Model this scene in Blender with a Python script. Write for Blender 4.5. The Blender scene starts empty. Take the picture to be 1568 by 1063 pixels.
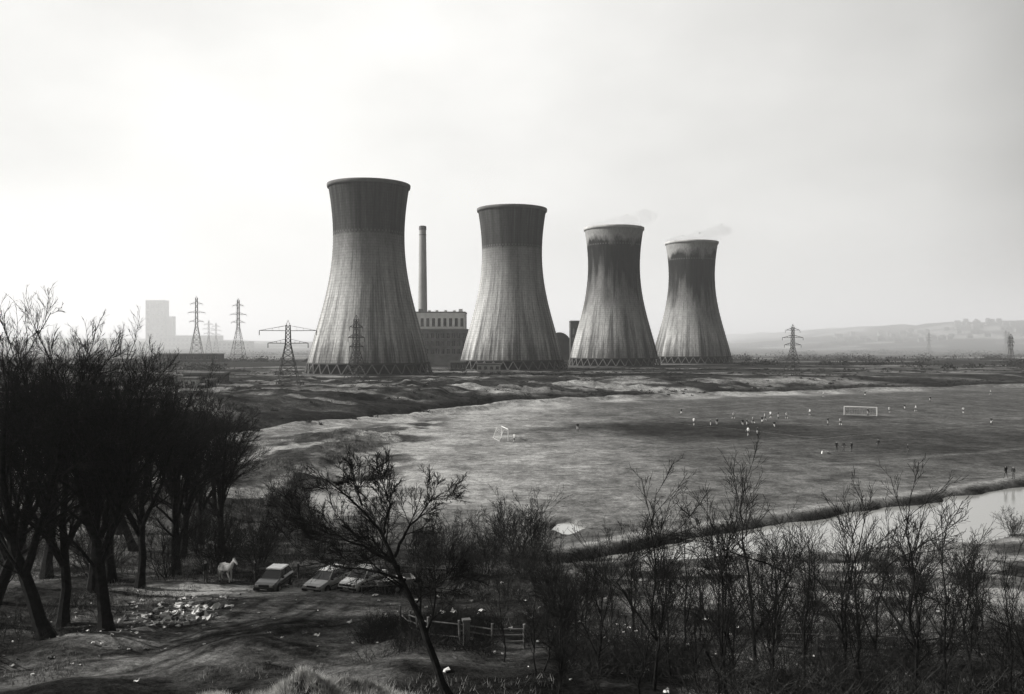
import bpy, math, numpy as np
from mathutils import Vector
sc=bpy.context.scene
R0=np.random.default_rng(11)

# ------------------------------------------------------------------ noise / terrain
_T=np.random.default_rng(3).random((256,256))
def vn(x,y):
    xi=np.floor(x).astype(int); yi=np.floor(y).astype(int)
    fx=x-xi; fy=y-yi; fx=fx*fx*(3-2*fx); fy=fy*fy*(3-2*fy)
    a=_T[xi%256,yi%256]; b=_T[(xi+1)%256,yi%256]; c=_T[xi%256,(yi+1)%256]; d=_T[(xi+1)%256,(yi+1)%256]
    return (a*(1-fx)+b*fx)*(1-fy)+(c*(1-fx)+d*fx)*fy
def fbm(x,y,o=4):
    s=0;a=.5;t=0
    for i in range(o):
        s=s+a*vn(x+17.3*i,y+9.1*i); t+=a; a*=.5; x=x*2.03; y=y*2.03
    return s/t
def ss(a,b,v):
    t=np.clip((v-a)/(b-a),0,1); return t*t*(3-2*t)
def polyd(x,y,pts,vals=None):
    best=np.full(np.shape(x),1e9); side=np.ones(np.shape(x)); val=np.zeros(np.shape(x))
    for i in range(len(pts)-1):
        x0,y0=pts[i]; x1,y1=pts[i+1]; dx=x1-x0; dy=y1-y0
        t=np.clip(((x-x0)*dx+(y-y0)*dy)/(dx*dx+dy*dy),0,1)
        d=np.hypot(x-x0-t*dx,y-y0-t*dy); m=d<best
        best=np.where(m,d,best); side=np.where(m,np.sign(dx*(y-y0)-dy*(x-x0)),side)
        if vals is not None: val=np.where(m,vals[i]*(1-t)+vals[i+1]*t,val)
    return best,side,val
BND=[(-900,150),(-200,150),(-110,160),(-60,190),(-29,241),(-8,287),(20,321),(120,372),(253,435),(500,520),(2000,900)]
RIV=[(5,80.5),(9,82),(18,87),(31,92),(45,99),(65,111),(110,140),(200,190),(400,250)]
RVW=[1.0,2.5,5,7.5,9,9.5,10,12,12]
HX=[-4000,-1500,-800,0,600,900,1090,1280,1450,1700,5000]
HZ=[34,38,26,12,14,38,60,74,78,72,66]
def wobble(x,y): return (fbm(x*.03,y*.03,2)-.5)*12+(fbm(x*.11,y*.11,3)-.5)*9
def H(x,y):
    x=np.asarray(x,float); y=np.asarray(y,float)
    z=np.interp(y,[-60,0,8,15,25,35,50,60,75,90],[16.5,15.5,14,11.5,8.3,6,4,3,1,0])
    d,s,_=polyd(x,y,BND); d=d*s
    dd=d+wobble(x,y)
    z=z+4*ss(20,55,dd)
    z=z-3.2*(ss(1,6,dd)-ss(15,26,dd))
    z=z+1.1*np.exp(-((dd+3)/4.)**2)*(.3+1.4*fbm(x*.06,y*.06,3))
    rough=ss(16,40,dd)*(1-.8*ss(400,470,y))
    z=z+rough*((fbm(x*.035,y*.05,4)-.5)*3.6+(fbm(x*.14,y*.2,3)-.5)*3.0)
    lb=ss(-14,-30,x)*ss(85,105,y)*(1-ss(-30,0,dd))
    z=z+lb*(1.6*ss(-18,-40,x)+(fbm(x*.09,y*.07,3)-.5)*2.6+(fbm(x*.4,y*.3,3)-.5)*1.0)
    rd,_,hw=polyd(x,y,RIV,RVW)
    q=rd-hw+(fbm(x*.25,y*.25,2)-.5)*2.5
    z=z+(.2*np.exp(-((q-2.5)/2)**2))*ss(4,10,x)
    z=z*(ss(-2,3,q)) + (1-ss(-1.2,1.2,q))*-2.0
    pd=np.hypot((x-6.2)/1.7,(y-98)/3.4)+(fbm(x*.5,y*.5,2)-.5)*.8
    z=z-.9*(1-ss(.6,1.4,pd))
    m=np.exp(-(((x+6.8)/5.0)**2+((y-28.5)/2.6)**2))
    z=z+m*(1.45+(fbm(x*.6,y*.6,4)-.5)*2.2)
    flat=ss(3,9,np.hypot((x+14)/1.6,y-58))
    nearf=1-ss(70,95,y)
    z=z+nearf*(fbm(x*.22,y*.22,4)-.5)*(.25+1.0*flat)
    z=z+(fbm(x*.6,y*.6,3)-.5)*.16*(.4+.6*nearf)+(fbm(x*.05,y*.07,3)-.5)*.4*(1-nearf)
    z=z+np.interp(x,HX,HZ)*ss(1500,2600,y)*(.75+.5*fbm(x*.006,y*.004,5))
    return z
def gz(x,y): return float(H(np.array([x]),np.array([y]))[0])

# ------------------------------------------------------------------ geometry store
class Geo:
    def __init__(s): s.V=[];s.F=[];s.M=[];s.n=0
    def add(s,V,F,m=0):
        V=np.asarray(V,float).reshape(-1,3); F=np.asarray(F,int)
        s.V.append(V); s.F.append(F+s.n); s.M.append(np.full(len(F),m)); s.n+=len(V)
    def mesh(s,name,mats,smooth=False):
        me=bpy.data.meshes.new(name)
        V=np.concatenate(s.V); me.vertices.add(len(V)); me.vertices.foreach_set('co',V.ravel())
        L=np.concatenate([f.ravel() for f in s.F]); tot=np.concatenate([np.full(len(f),f.shape[1]) for f in s.F])
        st=np.concatenate([[0],np.cumsum(tot)[:-1]])
        me.loops.add(len(L)); me.loops.foreach_set('vertex_index',L.astype(np.int32))
        me.polygons.add(len(tot)); me.polygons.foreach_set('loop_start',st.astype(np.int32))
        for m in mats: me.materials.append(m)
        me.polygons.foreach_set('material_index',np.concatenate(s.M).astype(np.int32))
        me.polygons.foreach_set('use_smooth',np.full(len(tot),smooth))
        me.update(calc_edges=True); me.validate()
        return me
    def obj(s,name,mats,loc=(0,0,0),rot=0,smooth=False):
        return place(name,s.mesh(name,mats,smooth),loc,rot)
    def box(s,c,size,rz=0,m=0,taper=1.0):
        cx,cy,cz=c; a,b,h=size[0]/2,size[1]/2,size[2]/2
        P=[]
        for k,t in ((-h,1),(h,taper)):
            for i,j in ((-a,-b),(a,-b),(a,b),(-a,b)):
                x=i*t;y=j*t
                P.append((cx+x*math.cos(rz)-y*math.sin(rz),cy+x*math.sin(rz)+y*math.cos(rz),cz+k))
        s.add(P,[(0,3,2,1),(4,5,6,7),(0,1,5,4),(1,2,6,5),(2,3,7,6),(3,0,4,7)],m)
    def beam(s,p,q,r,m=0,S=4,r2=None):
        P=np.array([[p,q]],float); V,F=tubes(P,np.array([[r,r if r2 is None else r2]]),S); s.add(V,F,m)
        V=V.reshape(2,S,3)
        if S==4:
            s.add(V[0],[(3,2,1,0)],m); s.add(V[1],[(0,1,2,3)],m)
        else:
            for e in (0,1): s.add(V[e],[list(range(S))[::(1 if e else -1)]],m)
def place(name,me,loc=(0,0,0),rot=0,scale=1):
    o=bpy.data.objects.new(name,me); sc.collection.objects.link(o); o.location=loc; o.rotation_euler=(0,0,rot)
    o.scale=(scale,)*3 if not hasattr(scale,'__len__') else scale
    return o
def nrm(a): return a/np.maximum(np.linalg.norm(a,axis=-1,keepdims=True),1e-9)
def tubes(P,Rr,S):
    N,K,_=P.shape
    T=np.gradient(P,axis=1); T=nrm(T)
    mt=nrm(P[:,-1]-P[:,0]); a=np.where(np.abs(mt[:,2:3])>.9,np.array([[1.,0,0]]),np.array([[0,0,1.]]))
    a=nrm(np.cross(mt,a))[:,None,:]
    U=nrm(a-T*np.sum(a*T,-1,keepdims=True)); W=np.cross(T,U)
    an=np.arange(S)*2*math.pi/S
    V=P[:,:,None,:]+Rr[:,:,None,None]*(np.cos(an)[None,None,:,None]*U[:,:,None,:]+np.sin(an)[None,None,:,None]*W[:,:,None,:])
    idx=np.arange(N*K*S).reshape(N,K,S); nx=np.roll(idx,-1,axis=2)
    F=np.stack([idx[:,:-1],nx[:,:-1],nx[:,1:],idx[:,1:]],-1).reshape(-1,4)
    return V.reshape(-1,3),F
def grow(r,st,di,ln,r0,r1,K,wander,up):
    N=len(st); P=np.zeros((N,K,3)); P[:,0]=st; d=nrm(di)
    for k in range(1,K):
        d=nrm(d+wander*r.normal(size=(N,3))+np.array([0,0,up])); P[:,k]=P[:,k-1]+d*(ln/(K-1))[:,None]
    t=np.linspace(0,1,K)[None]; return P,r0[:,None]*(1-t)+r1[:,None]*t
def kids(r,P,Rr,n,t0,t1,a0,a1,lr,ratio,cap=99):
    N,K,_=P.shape; L=np.minimum(np.linalg.norm(np.diff(P,axis=1),axis=2).sum(1),cap)
    t=np.clip((np.arange(n)[None]+r.random((N,n)))/n,0,.999)*(t1-t0)+t0; t=np.minimum(t,.995)
    f=t*(K-1); i=f.astype(int); f=f-i; b=np.arange(N)[:,None]
    pos=P[b,i]*(1-f[...,None])+P[b,i+1]*f[...,None]; T=nrm(P[b,i+1]-P[b,i]); rad=Rr[b,i]*(1-f)+Rr[b,i+1]*f
    pr=r.normal(size=T.shape); pr=nrm(pr-T*np.sum(pr*T,-1,keepdims=True))
    a=r.uniform(a0,a1,t.shape)[...,None]; D=T*np.cos(a)+pr*np.sin(a)
    ln=L[:,None]*lr*(1.15-.55*t)*r.uniform(.6,1.35,t.shape)
    return pos.reshape(-1,3),D.reshape(-1,3),ln.ravel(),(rad*ratio).ravel()
def resample(pts,K):
    p=np.array(pts,float); d=np.concatenate([[0],np.cumsum(np.linalg.norm(np.diff(p,axis=0),axis=1))])
    u=np.linspace(0,d[-1],K*3); q=np.stack([np.interp(u,d,p[:,i]) for i in range(3)],1)
    for _ in range(3): q[1:-1]=(q[:-2]+2*q[1:-1]+q[2:])/4
    return q[np.linspace(0,len(q)-1,K).astype(int)]
def tree(name,seed,stems,spec,mats,S0=8,cap=99):
    r=np.random.default_rng(seed); g=Geo(); K=12
    P=np.array([resample(s[0],K) for s in stems]); 
    t=np.linspace(0,1,K); Rr=np.array([s[1]*(1-t)+s[2]*t for s in stems]); Rr[0,0]*=1.35
    P[:,1:-1]+=r.normal(size=P[:,1:-1].shape)*.04
    V,F=tubes(P,Rr,S0); g.add(V,F,0)
    for li,(n,t0,t1,a0,a1,lr,ratio,K2,w,up,S,rend) in enumerate(spec):
        st,D,ln,rr=kids(r,P,Rr,n,t0,t1,a0,a1,lr,ratio,cap)
        rr=np.clip(rr,rend*1.2,(.11,.035,.016,.01)[min(li,3)])
        P,Rr=grow(r,st,D,ln,rr,np.full(len(rr),rend),K2,w,up)
        V,F=tubes(P,Rr,S); g.add(V,F,0)
    return g.mesh(name,mats,False)

# ------------------------------------------------------------------ materials
def newmat(name):
    m=bpy.data.materials.new(name); m.use_nodes=True; nt=m.node_tree
    return m,nt,nt.nodes['Principled BSDF']
def nd(nt,t,ins=None,**pr):
    n=nt.nodes.new(t)
    for k,v in pr.items(): setattr(n,k,v)
    for k,v in (ins or {}).items():
        s=n.inputs[k]
        if isinstance(v,bpy.types.NodeSocket): nt.links.new(v,s)
        else: s.default_value=v
    return n
def math_(nt,op,a,b=None,c=None,clamp=False):
    ins={0:a}
    if b is not None: ins[1]=b
    if c is not None: ins[2]=c
    return nd(nt,'ShaderNodeMath',ins,operation=op,use_clamp=clamp).outputs[0]
def remap(nt,v,a,b,c,d): return nd(nt,'ShaderNodeMapRange',{0:v,1:a,2:b,3:c,4:d}).outputs[0]
def fmix(nt,t,a,b): return nd(nt,'ShaderNodeMix',{0:t,2:a,3:b},data_type='FLOAT').outputs[0]
def gray(nt,v):
    return nd(nt,'ShaderNodeCombineColor',{0:v,1:math_(nt,'MULTIPLY',v,.995),2:math_(nt,'MULTIPLY',v,.97)}).outputs[0]
def noise(nt,vec,scale,detail=4,rough=.6):
    return nd(nt,'ShaderNodeTexNoise',{'Vector':vec,'Scale':scale,'Detail':detail,'Roughness':rough}).outputs['Fac']
def smat(name,col,var=.35,scale=3,rough=.85,bump=0,metal=0,spec=.3):
    m,nt,b=newmat(name); co=nd(nt,'ShaderNodeTexCoord').outputs['Object']
    n=noise(nt,co,scale,5)
    v=math_(nt,'MULTIPLY',remap(nt,n,.3,.7,1-var,1+var),col)
    nt.links.new(gray(nt,v),b.inputs['Base Color']); b.inputs['Roughness'].default_value=rough; b.inputs['Metallic'].default_value=metal
    b.inputs['Specular IOR Level'].default_value=spec
    if bump: nt.links.new(nd(nt,'ShaderNodeBump',{'Height':n,'Strength':bump,'Distance':.1}).outputs[0],b.inputs['Normal'])
    return m
bark=smat('bark',.018,.4,4,.95,.5,spec=.1)
bark2=smat('bark_light',.03,.4,4,.95,.3,spec=.1)
twig=smat('bramble',.035,.5,.8,.95,spec=.1)
straw=smat('dry_grass_blades',.18,.5,.25,.95,spec=.1)
darkweed=smat('dark_weed',.05,.5,.25,.95,spec=.1)
hedge=smat('hedge',.03,.5,.05,.95,spec=.05)
steel=smat('pylon_steel',.04,.2,1,.7)
steelfar=smat('pylon_steel_far',.06,.2,1,.7)
wood=smat('weathered_wood',.08,.4,3,.9)
white=smat('white_paint',.75,.08,2,.5)
offw=smat('litter_white',.7,.4,1.3,.7)
litd=smat('litter_dark',.07,.5,1.3,.7)
concrete=smat('concrete',.2,.3,.15,.9)
legc=smat('leg_concrete',.05,.3,.15,.9)
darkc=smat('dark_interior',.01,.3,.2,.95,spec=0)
glass,nt,b=newmat('window_glass'); b.inputs['Base Color'].default_value=(.02,.02,.02,1); b.inputs['Roughness'].default_value=.08; b.inputs['Specular IOR Level'].default_value=.8
rubber=smat('rubber',.02,.2,5,.8)
chrome=smat('chrome',.5,.1,5,.25,metal=.8)

# ground
def ground_mat():
    m,nt,b=newmat('ground'); pos=nd(nt,'ShaderNodeNewGeometry').outputs['Position']
    tone=nd(nt,'ShaderNodeAttribute',attribute_name='tone').outputs['Fac']
    tex=nd(nt,'ShaderNodeAttribute',attribute_name='rough').outputs['Fac']
    n1=noise(nt,pos,.05,8,.7); n2=noise(nt,pos,.7,8,.85); n3=noise(nt,pos,4,5,.8)
    n5=noise(nt,pos,.22,7,.9)
    st=nd(nt,'ShaderNodeMapping',{'Vector':pos,'Rotation':(0,0,math.radians(-20)),'Scale':(.03,.25,.1)}).outputs[0]
    n4=noise(nt,st,1,8,.72)
    f=math_(nt,'MULTIPLY',fmix(nt,tex,remap(nt,n1,.3,.7,.82,1.18),remap(nt,n1,.3,.7,.5,1.5)),fmix(nt,tex,1.0,remap(nt,n4,.3,.7,.5,1.5)))
    f=math_(nt,'MULTIPLY',f,fmix(nt,tex,remap(nt,n5,.38,.62,.45,1.5),remap(nt,n5,.38,.62,.65,1.35)))
    g=math_(nt,'MULTIPLY',remap(nt,n2,.34,.66,.3,1.8),remap(nt,n3,.28,.72,.25,1.85))
    g=fmix(nt,math_(nt,'ADD',math_(nt,'MULTIPLY',tex,.35),.65),1.0,g)
    v=math_(nt,'MULTIPLY',math_(nt,'MULTIPLY',tone,f),g)
    v=math_(nt,'MINIMUM',v,.6)
    nt.links.new(gray(nt,v),b.inputs['Base Color']); b.inputs['Roughness'].default_value=1; b.inputs['Specular IOR Level'].default_value=0
    hgt=math_(nt,'ADD',n2,math_(nt,'MULTIPLY',n3,.4))
    nt.links.new(nd(nt,'ShaderNodeBump',{'Height':hgt,'Strength':math_(nt,'ADD',math_(nt,'MULTIPLY',tex,tex),.1),'Distance':.6}).outputs[0],b.inputs['Normal'])
    return m
def axis(fine,a,b,g,lim0,lim1):
    mid=list(np.arange(a,b,fine)); s=fine; lo=[];v=a
    while v>lim0: s*=g; v-=s; lo.append(v)
    s=fine; hi=[]; v=mid[-1]
    while v<lim1: s*=g; v+=s; hi.append(v)
    return np.array(lo[::-1]+mid+hi)
xs=axis(.42,-36,36,1.03,-6500,6500)
ya=axis(.40,26,80,1.02,-60,130); ya=ya[ya<130]
yb=np.arange(ya[-1]+1.1,380,1.1); s=1.1;v=yb[-1];yc=[]
while v<9000: s*=1.03; v+=s; yc.append(v)
ys=np.concatenate([ya,yb,yc])
X,Y=np.meshgrid(xs,ys); Z=H(X,Y)
nx,ny=len(xs),len(ys); idx=np.arange(nx*ny).reshape(ny,nx)
g=Geo(); g.add(np.stack([X,Y,Z],-1),np.stack([idx[:-1,:-1],idx[:-1,1:],idx[1:,1:],idx[1:,:-1]],-1).reshape(-1,4))
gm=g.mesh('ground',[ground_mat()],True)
d,s_,_=polyd(X,Y,BND); dd=d*s_+wobble(X,Y)
rd,_,hw=polyd(X,Y,RIV,RVW); q=rd-hw
def mixn(a,b,t): return a*(1-t)+b*t
tone=.095+.0*X
tone=mixn(tone,.27,ss(48,-16,X+(fbm(X*.04,Y*.04,3)-.5)*30)*ss(92,118,Y))
tone=mixn(tone,.14,np.exp(-((Y-118)/20)**2)*ss(0,20,X)*.7)
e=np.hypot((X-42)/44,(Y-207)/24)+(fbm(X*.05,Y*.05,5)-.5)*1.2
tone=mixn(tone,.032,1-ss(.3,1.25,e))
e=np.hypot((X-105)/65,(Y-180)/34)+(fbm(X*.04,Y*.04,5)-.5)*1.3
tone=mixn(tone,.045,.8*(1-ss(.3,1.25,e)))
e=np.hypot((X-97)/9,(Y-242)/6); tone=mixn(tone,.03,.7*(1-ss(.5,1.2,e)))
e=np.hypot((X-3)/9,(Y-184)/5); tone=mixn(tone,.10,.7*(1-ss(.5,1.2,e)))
tone=tone*(.55+.9*fbm(X*.22,Y*.14,5))
for pts in ([(-20,112),(10,140),(60,150),(140,190),(260,250)],[(8,100),(30,118),(90,140)],[(-30,200),(10,240),(80,300),(200,360)]):
    pd,_,_=polyd(X+(fbm(X*.1,Y*.1,2)-.5)*6,Y,pts); tone=mixn(tone,.19,.45*np.exp(-(pd/.9)**2))
lipn=.25+.75*ss(.36,.6,fbm(X*.08,Y*.06,5))
tone=mixn(tone,.38,np.exp(-((dd+9)/10)**2)*ss(10,40,X+60)*mixn(1,.35,ss(110,260,X))*lipn)
tone=mixn(tone,.04+.20*ss(.52,.66,fbm(X*.035+5,Y*.13,6))+.08*(fbm(X*.02,Y*.12,3)-.5),ss(2,6,dd))
tone=mixn(tone,.025,(ss(-1,3,dd)-ss(24,38,dd))*.85)
tone=mixn(tone,.5,1-ss(.7,1.1,np.hypot((X+14)/12,(Y-345)/6)+(fbm(X*.1,Y*.1,3)-.5)*.9))
tone=mixn(tone,.34,(1-ss(.7,1.1,np.hypot((X-55)/50,(Y-378)/7)+(fbm(X*.06,Y*.1,4)-.5)*1.1))*.9)
lb=ss(-12,-22,X)*ss(85,105,Y)*(1-ss(-20,0,dd))
tone=mixn(tone,.07+.38*ss(.45,.6,fbm(X*.14,Y*.09,6)),lb)
near=1-ss(68,95,Y+(fbm(X*.1,Y*.1,3)-.5)*30)
nt_=.04+.12*ss(.5,.68,fbm(X*.16+3,Y*.16,4))
nt_=mixn(nt_,.45,ss(3,10,X)*ss(46,58,Y)*ss(.44,.56,fbm(X*.25,Y*.25,5)))
nt_=mixn(nt_,.24,ss(3,8,X)*(1-ss(46,58,Y))*ss(.5,.58,fbm(X*.35+9,Y*.35,5)))
tone=mixn(tone,nt_,near)
yard=1-ss(.8,1.15,np.hypot((X+14.5)/9.5,(Y-51)/12.5)+(fbm(X*.3,Y*.3,3)-.5)*.4)
tone=mixn(tone,.13+.34*(fbm(X*.7,Y*.7,5)-.4),yard)
pd1,_,_=polyd(X,Y,[(-14,63),(-13,54),(-16,46),(-22,40),(-30,37)]); tone=mixn(tone,.25,.6*(1-ss(2,4.5,pd1)))
tone=mixn(tone,.5,(1-ss(.7,1.2,np.hypot((X+19)/5.5,(Y-62)/3.2)+(fbm(X*.5,Y*.5,3)-.5)*.7)))
for pts in ([(-17,58),(-17.5,52),(-14,46),(-8,42),(-2,38)],[(-13,57),(-14,51),(-18,45),(-24,39)],[(-11,57),(-11.5,50),(-15,44),(-19,37)],[(-9,52),(-15,46.5),(-25,42),(-32,39)]):
    for o in (-.75,.75):
        pd,_,_=polyd(X+o,Y,pts); tone=mixn(tone,.03,.8*np.exp(-(pd/.28)**2)*(1-ss(60,62,Y)))
mo=np.exp(-(((X+6.8)/5.2)**2+((Y-28.5)/3.0)**2))
tone=mixn(tone,.06+.3*ss(.4,.6,fbm(X*.8,Y*.8,4)),ss(.3,.6,mo))
tone=mixn(tone,.03,np.exp(-((q-.3)/.9)**2)*ss(3,8,X))
tone=mixn(tone,.30,np.exp(-((q-2.6)/1.0)**2)*ss(3,8,X)*.7)
tone=mixn(tone,.04+.16*ss(.57,.66,fbm(X*.008,Y*.03,5)),ss(560,700,Y))
tone=mixn(tone,.04,ss(1300,1900,Y))
tone=mixn(tone,.22,ss(1700,2100,Y)*ss(.54,.64,fbm(X*.008,Y*.01,5)))
rough=np.clip(.2+.8*near+.8*ss(-12,4,dd)+.8*lb,0,1)
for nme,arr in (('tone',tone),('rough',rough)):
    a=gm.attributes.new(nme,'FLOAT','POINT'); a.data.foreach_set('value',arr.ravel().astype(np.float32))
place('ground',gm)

# water
def water_mat(base):
    m,nt,b=newmat('water'); pos=nd(nt,'ShaderNodeNewGeometry').outputs['Position']
    b.inputs['Base Color'].default_value=(base,base,base*.96,1); b.inputs['Roughness'].default_value=.12; b.inputs['IOR'].default_value=1.5
    b.inputs['Specular IOR Level'].default_value=.8
    n=noise(nt,pos,1.2,4); nt.links.new(nd(nt,'ShaderNodeBump',{'Height':n,'Strength':.12,'Distance':.05}).outputs[0],b.inputs['Normal'])
    return m
wm=water_mat(.36)
def ribbon(name,pts,hws,z,mat):
    p=np.array(pts,float); t=nrm(np.gradient(p,axis=0)); n=np.stack([-t[:,1],t[:,0]],1); hws=np.array(hws,float)[:,None]
    L=p+n*hws; Rr=p-n*hws; V=[];
    for a,b_ in zip(L,Rr): V+= [(a[0],a[1],z),(b_[0],b_[1],z)]
    g=Geo(); g.add(V,[(2*i,2*i+1,2*i+3,2*i+2) for i in range(len(p)-1)]); return g.obj(name,[mat])
ribbon('river_water',RIV,[w+2.5 for w in RVW],-.75,wm)
ribbon('river_water',[(-60,200),(-37,247),(-16,295),(14,331),(115,383),(248,447),(495,533)],[9]*7,-2.3,water_mat(.15))
g=Geo(); a=np.linspace(0,2*math.pi,24,endpoint=False)
g.add(np.stack([6.2+3*np.cos(a),98+5.5*np.sin(a),np.full(24,-.5)],1),[list(range(24))]); g.obj('puddle',[water_mat(.4)])

# ------------------------------------------------------------------ cooling towers
def tower_mat(name,dark_from,rim,seed,base=.33):
    m,nt,b=newmat(name); co=nd(nt,'ShaderNodeTexCoord').outputs['Object']
    sp=nd(nt,'ShaderNodeSeparateXYZ',{0:co}); x,y,z=sp.outputs
    an=math_(nt,'ARCTAN2',x,math_(nt,'MULTIPLY',y,-1))
    arc=math_(nt,'MULTIPLY',an,30)
    def vec(sa,sz,o=0): return nd(nt,'ShaderNodeCombineXYZ',{0:math_(nt,'MULTIPLY',arc,sa),1:math_(nt,'MULTIPLY',z,sz),2:float(seed+o)}).outputs[0]
    streak=noise(nt,vec(.36,.014),1,7,.8); blot=noise(nt,vec(.055,.03),1,6,.65); fine=noise(nt,vec(.9,.4),1,4,.85)
    run=noise(nt,vec(.16,.012,9),1,6,.7)
    sd=math_(nt,'SUBTRACT',streak,.5); bd=math_(nt,'SUBTRACT',blot,.5); rd_=math_(nt,'SUBTRACT',run,.5)
    rag=math_(nt,'ADD',math_(nt,'ADD',math_(nt,'MULTIPLY',sd,90),math_(nt,'MULTIPLY',bd,50)),math_(nt,'MULTIPLY',rd_,120 if rim else 60))
    zz=math_(nt,'ADD',z,rag)
    hard=remap(nt,math_(nt,'ADD',z,math_(nt,'MULTIPLY',math_(nt,'SUBTRACT',fine,.5),7)),dark_from-.6,dark_from+.6,0,1)
    soft=remap(nt,zz,dark_from-(22 if rim else 24),dark_from+12,0,1)
    if rim: dk=soft
    else: dk=math_(nt,'MAXIMUM',math_(nt,'MULTIPLY',hard,.9),math_(nt,'MULTIPLY',soft,.85))
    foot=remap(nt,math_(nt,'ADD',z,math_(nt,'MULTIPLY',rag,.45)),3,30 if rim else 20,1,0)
    v=remap(nt,dk,0,1,base,.02)
    v=math_(nt,'MULTIPLY',v,remap(nt,streak,.36,.64,.35,1.65))
    v=math_(nt,'MULTIPLY',v,remap(nt,run,.36,.64,.6,1.4))
    v=math_(nt,'MULTIPLY',v,remap(nt,fine,.3,.7,.65,1.35))
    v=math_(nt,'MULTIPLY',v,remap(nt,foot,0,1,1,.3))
    ln=math_(nt,'LESS_THAN',math_(nt,'FRACT',math_(nt,'DIVIDE',z,1.5)),.25)
    vl=math_(nt,'LESS_THAN',math_(nt,'FRACT',math_(nt,'MULTIPLY',an,120/6.28318)),.25)
    v=math_(nt,'MULTIPLY',v,math_(nt,'SUBTRACT',1,math_(nt,'MULTIPLY',ln,.18)))
    v=math_(nt,'MULTIPLY',v,math_(nt,'SUBTRACT',1,math_(nt,'MULTIPLY',vl,.12)))
    dots=math_(nt,'MULTIPLY',math_(nt,'LESS_THAN',math_(nt,'ABSOLUTE',math_(nt,'SUBTRACT',z,dark_from+ (34 if rim else 1.5))),.5),math_(nt,'LESS_THAN',math_(nt,'FRACT',math_(nt,'MULTIPLY',an,60/6.28318)),.5))
    v=fmix(nt,math_(nt,'MULTIPLY',dots,.5),v,.2)
    if rim:
        rr=remap(nt,math_(nt,'ADD',z,math_(nt,'MULTIPLY',bd,30)),91,96,0,1)
        v=fmix(nt,math_(nt,'MULTIPLY',rr,.85),v,math_(nt,'MULTIPLY',.38,remap(nt,fine,.3,.7,.5,1.2)))
    v=math_(nt,'MINIMUM',v,.65)
    nt.links.new(gray(nt,v),b.inputs['Base Color']); b.inputs['Roughness'].default_value=.95; b.inputs['Specular IOR Level'].default_value=.1
    return m
PZ=[4.2,12,27,43,58,72,84,94,103]; PR=[33.6,31.4,27.6,23.4,20.5,19.3,19.7,20.9,22.0]
def cooling_tower(x,y,mat,rimmat):
    g=Geo(); S=128; ZB=5.8; zz=np.linspace(ZB,103,70)
    co=np.polyfit(PZ,PR,4); rr=np.polyval(co,zz)
    an=np.linspace(0,2*math.pi,S,endpoint=False)
    def rev(zs,rs,m):
        V=np.stack([np.outer(rs,np.cos(an)),np.outer(rs,np.sin(an)),np.repeat(np.array(zs)[:,None],S,1)],-1)
        i=np.arange(len(zs)*S).reshape(len(zs),S); n=np.roll(i,-1,1)
        g.add(V,np.stack([i[:-1],n[:-1],n[1:],i[1:]],-1).reshape(-1,4),m)
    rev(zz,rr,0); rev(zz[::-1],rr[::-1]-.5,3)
    rt=rr[-1]; rev([101.4,101.4,102.3,103.3,103.3,103],[rt-.25,rt+.4,rt+.6,rt+.6,rt-.5,rt-.5],1)
    r0=rr[0]; rev([ZB+.4,ZB,ZB-.4,ZB-.4,ZB],[r0+.15,r0+.3,r0+.3,r0-.5,r0-.5],4)
    rev([-3,.6,.6,-3],[r0+2.4,r0+2.4,r0+1.6,r0+1.6],4)
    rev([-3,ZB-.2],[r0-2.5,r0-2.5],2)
    n=34
    for k in range(n):
        a0=2*math.pi*k/n; a1=2*math.pi*(k+.5)/n; a2=2*math.pi*(k+1)/n
        p0=((r0+1.5)*math.cos(a1),(r0+1.5)*math.sin(a1),.2)
        for a in (a0,a2): g.beam(p0,((r0)*math.cos(a),(r0)*math.sin(a),ZB-.2),.34,5,6)
    return g.obj('cooling_tower',[mat,rimmat,darkc,darkc,legc,legm],(x,y,4.2),0.3,True)
legm=smat('leg_strut',.13,.3,.15,.9)
rimL=smat('rim_pale',.45,.3,.15,.9); rimD=smat('rim_grey',.13,.3,.15,.9)
TW=[(-78.5,484,75,0,.38),(0,570,77,0,.41),(76.6,663,56,1,.38),(153.8,755,54,1,.38)]
for i,(x,y,dk,rim,bs) in enumerate(TW): cooling_tower(x,y,tower_mat('tower_concrete_%d'%i,dk,rim,i*3.7+1.3,bs),rimL if rim else rimD)
# thin steam drifting off the two far towers
sm=bpy.data.materials.new('steam'); sm.use_nodes=True; nt=sm.node_tree; nt.nodes.remove(nt.nodes['Principled BSDF'])
nt.links.new(nd(nt,'ShaderNodeVolumeScatter',{'Color':(1,1,1,1),'Density':.02,'Anisotropy':.3}).outputs[0],nt.nodes['Material Output'].inputs['Volume'])
def blob(g,c,r3,seed):
    r=np.random.default_rng(seed); nu,nv=18,10; u=np.linspace(0,2*math.pi,nu,endpoint=False); w=np.linspace(.05,math.pi-.05,nv); U,W=np.meshgrid(u,w)
    k=1+.25*np.sin(3*U+r.random()*6)*np.sin(2*W+r.random()*6)
    V=np.stack([c[0]+r3[0]*k*np.cos(U)*np.sin(W),c[1]+r3[1]*k*np.sin(U)*np.sin(W),c[2]+r3[2]*k*np.cos(W)],-1); i=np.arange(nu*nv).reshape(nv,nu); n=np.roll(i,-1,1)
    g.add(V,np.stack([i[:-1],i[1:],n[1:],n[:-1]],-1).reshape(-1,4)); g.add(V[0],[list(range(nu))[::-1]]); g.add(V[-1],[list(range(nu))])
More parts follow.
